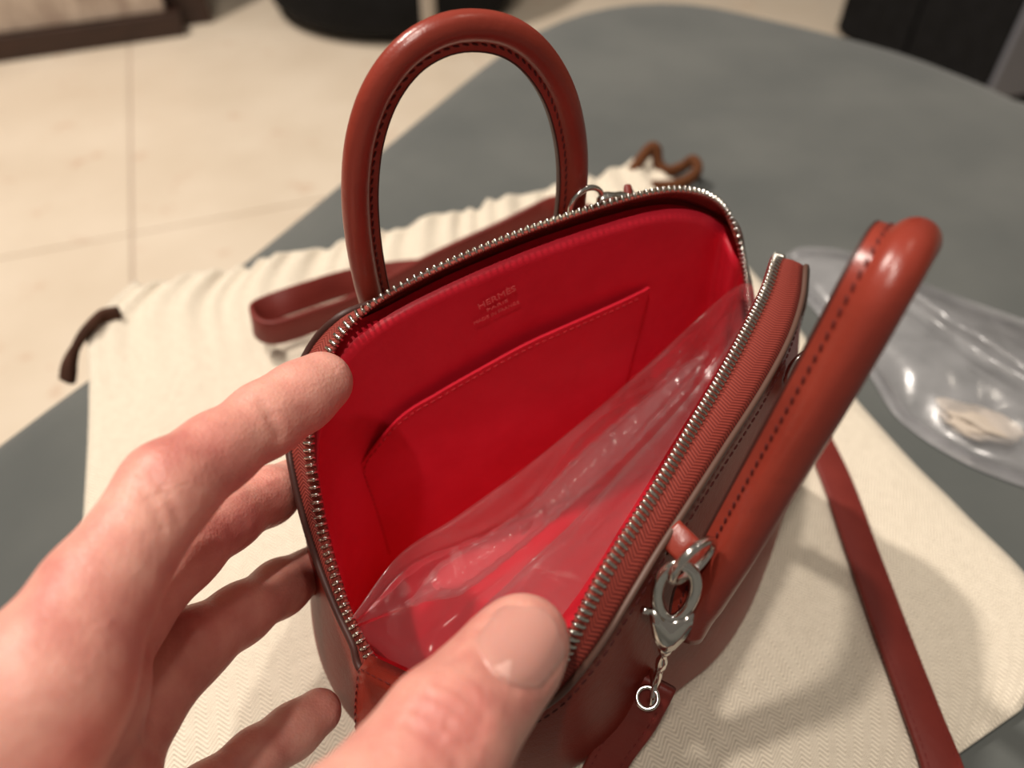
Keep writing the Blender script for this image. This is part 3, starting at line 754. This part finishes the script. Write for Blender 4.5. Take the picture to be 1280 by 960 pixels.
def surface_nets(val, lo, h):
    sg = val < 0; n = np.array(val.shape)
    cs = lambda arr, o: arr[o[0]:n[0]-1+o[0], o[1]:n[1]-1+o[1], o[2]:n[2]-1+o[2]]
    offs = [(i, j, k) for i in (0, 1) for j in (0, 1) for k in (0, 1)]
    cnt = sum(cs(sg, o).astype(np.int8) for o in offs); cells = np.argwhere((cnt > 0) & (cnt < 8))
    acc = np.zeros((len(cells), 3)); num = np.zeros(len(cells))
    for o in offs:
        for ax in range(3):
            if o[ax]: continue
            o2 = list(o); o2[ax] = 1
            ia = tuple((cells+o).T); ib = tuple((cells+o2).T); va, vb = val[ia], val[ib]
            mk = (va < 0) != (vb < 0); t = np.where(mk, va/np.where(mk, va-vb, 1), 0)
            p = np.array(o, float)+np.outer(t, np.eye(3)[ax]); acc += p*mk[:, None]; num += mk
    V = lo+h*(cells+acc/num[:, None]); idx = -np.ones(n-1, int); idx[tuple(cells.T)] = np.arange(len(cells)); F = []
    for ax in range(3):
        b_, c_ = (ax+1) % 3, (ax+2) % 3
        s0 = [slice(None)]*3; s1 = [slice(None)]*3; s0[ax] = slice(0, n[ax]-1); s1[ax] = slice(1, n[ax])
        ed_ = np.argwhere(sg[tuple(s0)] != sg[tuple(s1)])
        ed_ = ed_[(ed_[:, b_] > 0) & (ed_[:, c_] > 0) & (ed_[:, b_] < n[b_]-1) & (ed_[:, c_] < n[c_]-1)]
        eb, ec = np.eye(3, dtype=int)[b_], np.eye(3, dtype=int)[c_]
        q = np.stack([idx[tuple((ed_-eb-ec).T)], idx[tuple((ed_-ec).T)], idx[tuple(ed_.T)], idx[tuple((ed_-eb).T)]], 1)
        fl2 = ~sg[tuple(s0)][tuple(ed_.T)]; q[fl2] = q[fl2][:, ::-1]; F.append(q[(q >= 0).all(1)])
    return V, np.vstack(F)
V, F = surface_nets(val, lo, h)
hd = root('hand', 'left hand holding the bag open, thumb on the front rim and fingers behind', 'hand', (-8, 6, 6))
sk = mesh('skin', V, F.tolist(), m_skin, hd, normals=False)
smo = sk.modifiers.new('smooth', 'SMOOTH'); smo.factor = .5; smo.iterations = 2
G = []; okk = True
for a in np.linspace(0, 1, 16):
    row = []
    for b in np.linspace(-1, 1, 15):
        bb = b*.97; px_ = nail_px(a, bb); p = hit(*px_); 
        if p is None: p = hit(*nail_px(a*.9, bb*.85))
        row.append(p+unit(CAM-p)*.025)
    G.append(row)
G = np.array(G, float)
for _ in range(3): G[1:-1, 1:-1] = (G[:-2, 1:-1]+G[2:, 1:-1]+G[1:-1, :-2]+G[1:-1, 2:])/4
nl = subsurf(solid(mesh('thumbnail', *grid(G), m_nail, hd), .05, 0)); nl['label'] = 'pale pink glossy thumbnail'
lu = mesh('lunula', *grid(np.array([[G[i, 7]+(G[i, j]-G[i, 7])*(.80-.045*i*i)+unit(CAM-G[i, j])*.035 for j in range(15)] for i in range(1, 5)])), m_lunula, nl); lu['label'] = 'pale half moon at the base of the nail'

# ------------------------------------------------------------------ clear film inside the bag
RA = [(441, 770, 9.25), (500, 693, 9.6), (570, 646, 9.3), (650, 588, 9.3), (730, 524, 9.7), (800, 464, 10.3), (870, 400, 11.3), (915, 362, 12.4), (938, 352, 12.9)]
RB = [(447, 778, 9.1), (520, 735, 8.6), (590, 690, 8.4), (665, 632, 8.4), (745, 560, 8.7), (815, 498, 9.4), (880, 432, 10.4), (925, 384, 11.6), (944, 372, 12.3)]
RCc = [(450, 790, 8.8), (540, 785, 7.6), (620, 742, 7.4), (700, 675, 7.6), (775, 600, 8.2), (840, 530, 9.0), (895, 460, 10.0), (930, 405, 11.2), (944, 388, 11.9)]
RD = [(470, 818, 7.9), (560, 850, 7.4), (650, 822, 9.3), (716, 752, 11.4), (786, 644, 12.4), (846, 546, 12.7), (900, 456, 12.8), (928, 410, 12.6), (945, 395, 12.2)]
rails = [spline([onz(*p) for p in r_], 150) for r_ in (RA, RB, RCc, RD)]
dn = rails[0]+NN*(-1.0)*np.sin(np.linspace(.12, 3.0, 150))[:, None]-A(0, 0, 4)*np.sin(np.linspace(.12, 3.0, 150))[:, None]
rails = [dn]+rails
G = np.zeros((150, 70, 3))
for i in range(150): G[i] = keyed([r_[i] for r_ in rails], 70, False)
Pf = G.reshape(-1, 3); iu = np.repeat(np.linspace(0, 1, 150), 70); iv = np.tile(np.linspace(0, 1, 70), 150)
def ridged(x): return 1-2*np.abs(np.sin(x))
amp = np.sin(np.clip(iu, .02, .98)*math.pi)**.6
dz = .09*vnoise(Pf, .7, 5)+.025*vnoise(Pf, 2.0, 6)+.10*np.exp(-((iv-.42+.05*np.sin(iu*14))/.03)**2)+.13*np.exp(-((iv-.62+.06*np.sin(iu*9+1))/.035)**2)
dz += .02*ridged(iu*60+4*iv+vnoise(Pf, .8, 8))*np.exp(-((iv-.52)/.16)**2)
Pf = Pf+np.outer(dz*amp, unit(A(.25, -.35, 1)))
fr = root('plastic_film', 'crinkled clear plastic wrapping lying inside the open red handbag', 'plastic wrap', onz(640, 700, 7))
mesh('sheet', *grid(Pf.reshape(150, 70, 3)), m_film, fr)
# rolled fold along the middle, with cross ridges
P = spline([onz(508, 756, 7.6), onz(580, 712, 7.2), onz(665, 650, 7.2), onz(745, 575, 7.5), onz(820, 505, 8.2), onz(885, 440, 9.3)], 160)
T, N, B = frames(P, (0, 0, 1)); q_ = np.linspace(0, 1, 160)
sc = (.60+.012*np.sin(q_*150+2*np.sin(q_*11))+.06*np.sin(q_*13))*np.clip(np.sin(np.clip(q_, .02, .98)*math.pi)*3, .15, 1)
th_ = np.linspace(0, 2*math.pi, 28, endpoint=False)
G = P[:, None]+N[:, None]*(sc[:, None]*np.cos(th_))[..., None]*.8+B[:, None]*(sc[:, None]*np.sin(th_))[..., None]
mesh('fold', *grid(G, False, True), m_film, fr)

# ------------------------------------------------------------------ clear polythene bag on the ottoman
cs_ = [onz(988, 322), onz(1330, 430), onz(1330, 640), onz(1075, 462)]
nu, nv = 110, 70; G = np.zeros((nu, nv, 3))
top_r = spline([onz(986, 326), onz(1006, 316), onz(1055, 320), onz(1110, 342), onz(1180, 372), onz(1280, 408), onz(1350, 440)], nu)
bot_r = spline([onz(986, 332), onz(1010, 372), onz(1050, 415), onz(1092, 468), onz(1130, 524), onz(1205, 574), onz(1300, 612)], nu)
for i in range(nu):
    for j in range(nv):
        G[i, j] = top_r[i]+(bot_r[i]-top_r[i])*(j/(nv-1))
Pf = G.reshape(-1, 3); iu = np.repeat(np.linspace(0, 1, nu), nv); iv = np.tile(np.linspace(0, 1, nv), nu)
puff = np.clip(np.sin(iv*math.pi), 0, 1)**.6*(.35+.65*np.clip(iu*2, 0, 1))
wr_ = .25*np.abs(vnoise(Pf, .5, 11))+.14*np.abs(vnoise(Pf, 1.2, 12))+.6*np.exp(-((iv-.33-.25*iu)/.03)**2)*np.clip(iu*3-.6, 0, 1)
zt = .12+puff*(1.6+wr_*1.2); zb = .08+0*zt
Pt = Pf.copy(); Pt[:, 2] = zt; Pb = Pf.copy(); Pb[:, 2] = zb
pb = root('plastic_bag', 'clear polythene bag lying on the grey ottoman behind the front handle', 'plastic bag', onz(1200, 480))
mesh('upper_film', *grid(Pt.reshape(nu, nv, 3)), m_poly, pb); mesh('lower_film', *grid(Pb.reshape(nu, nv, 3)), m_poly, pb)
for e_ in (top_r, bot_r):
    mesh('sealed_edge', *sweep(e_+A(0, 0, .14), rrect(.12, .75, .05, 2), up=(0, 0, 1)), m_poly, pb)
# added crumpled lump, shaped and coloured in place of light reflected by the polythene
bm = bmesh.new(); bmesh.ops.create_icosphere(bm, subdivisions=4, radius=1)
c = onz(1222, 528, .75); V = np.array([v_.co for v_ in bm.verts]); F = [tuple(v_.index for v_ in f_.verts) for f_ in bm.faces]; bm.free()
V = V*(1+.28*np.abs(vnoise(V, 4, 21))[:, None]-.22*np.abs(vnoise(V, 8, 22))[:, None])*A(2.0, 1.1, .5)
ang = -.45; Rz = A((math.cos(ang), -math.sin(ang), 0), (math.sin(ang), math.cos(ang), 0), (0, 0, 1))
m_glint = M('beige_glint'); m_glint.set(Base_Color=srgb(190, 178, 164), Roughness=.7); m_glint = m_glint.m
o = mesh('glint_lump', V@Rz.T+c, F, m_glint); thing(o, 'small crumpled beige lump modelled in place of a highlight on the clear polythene bag', 'reflection')
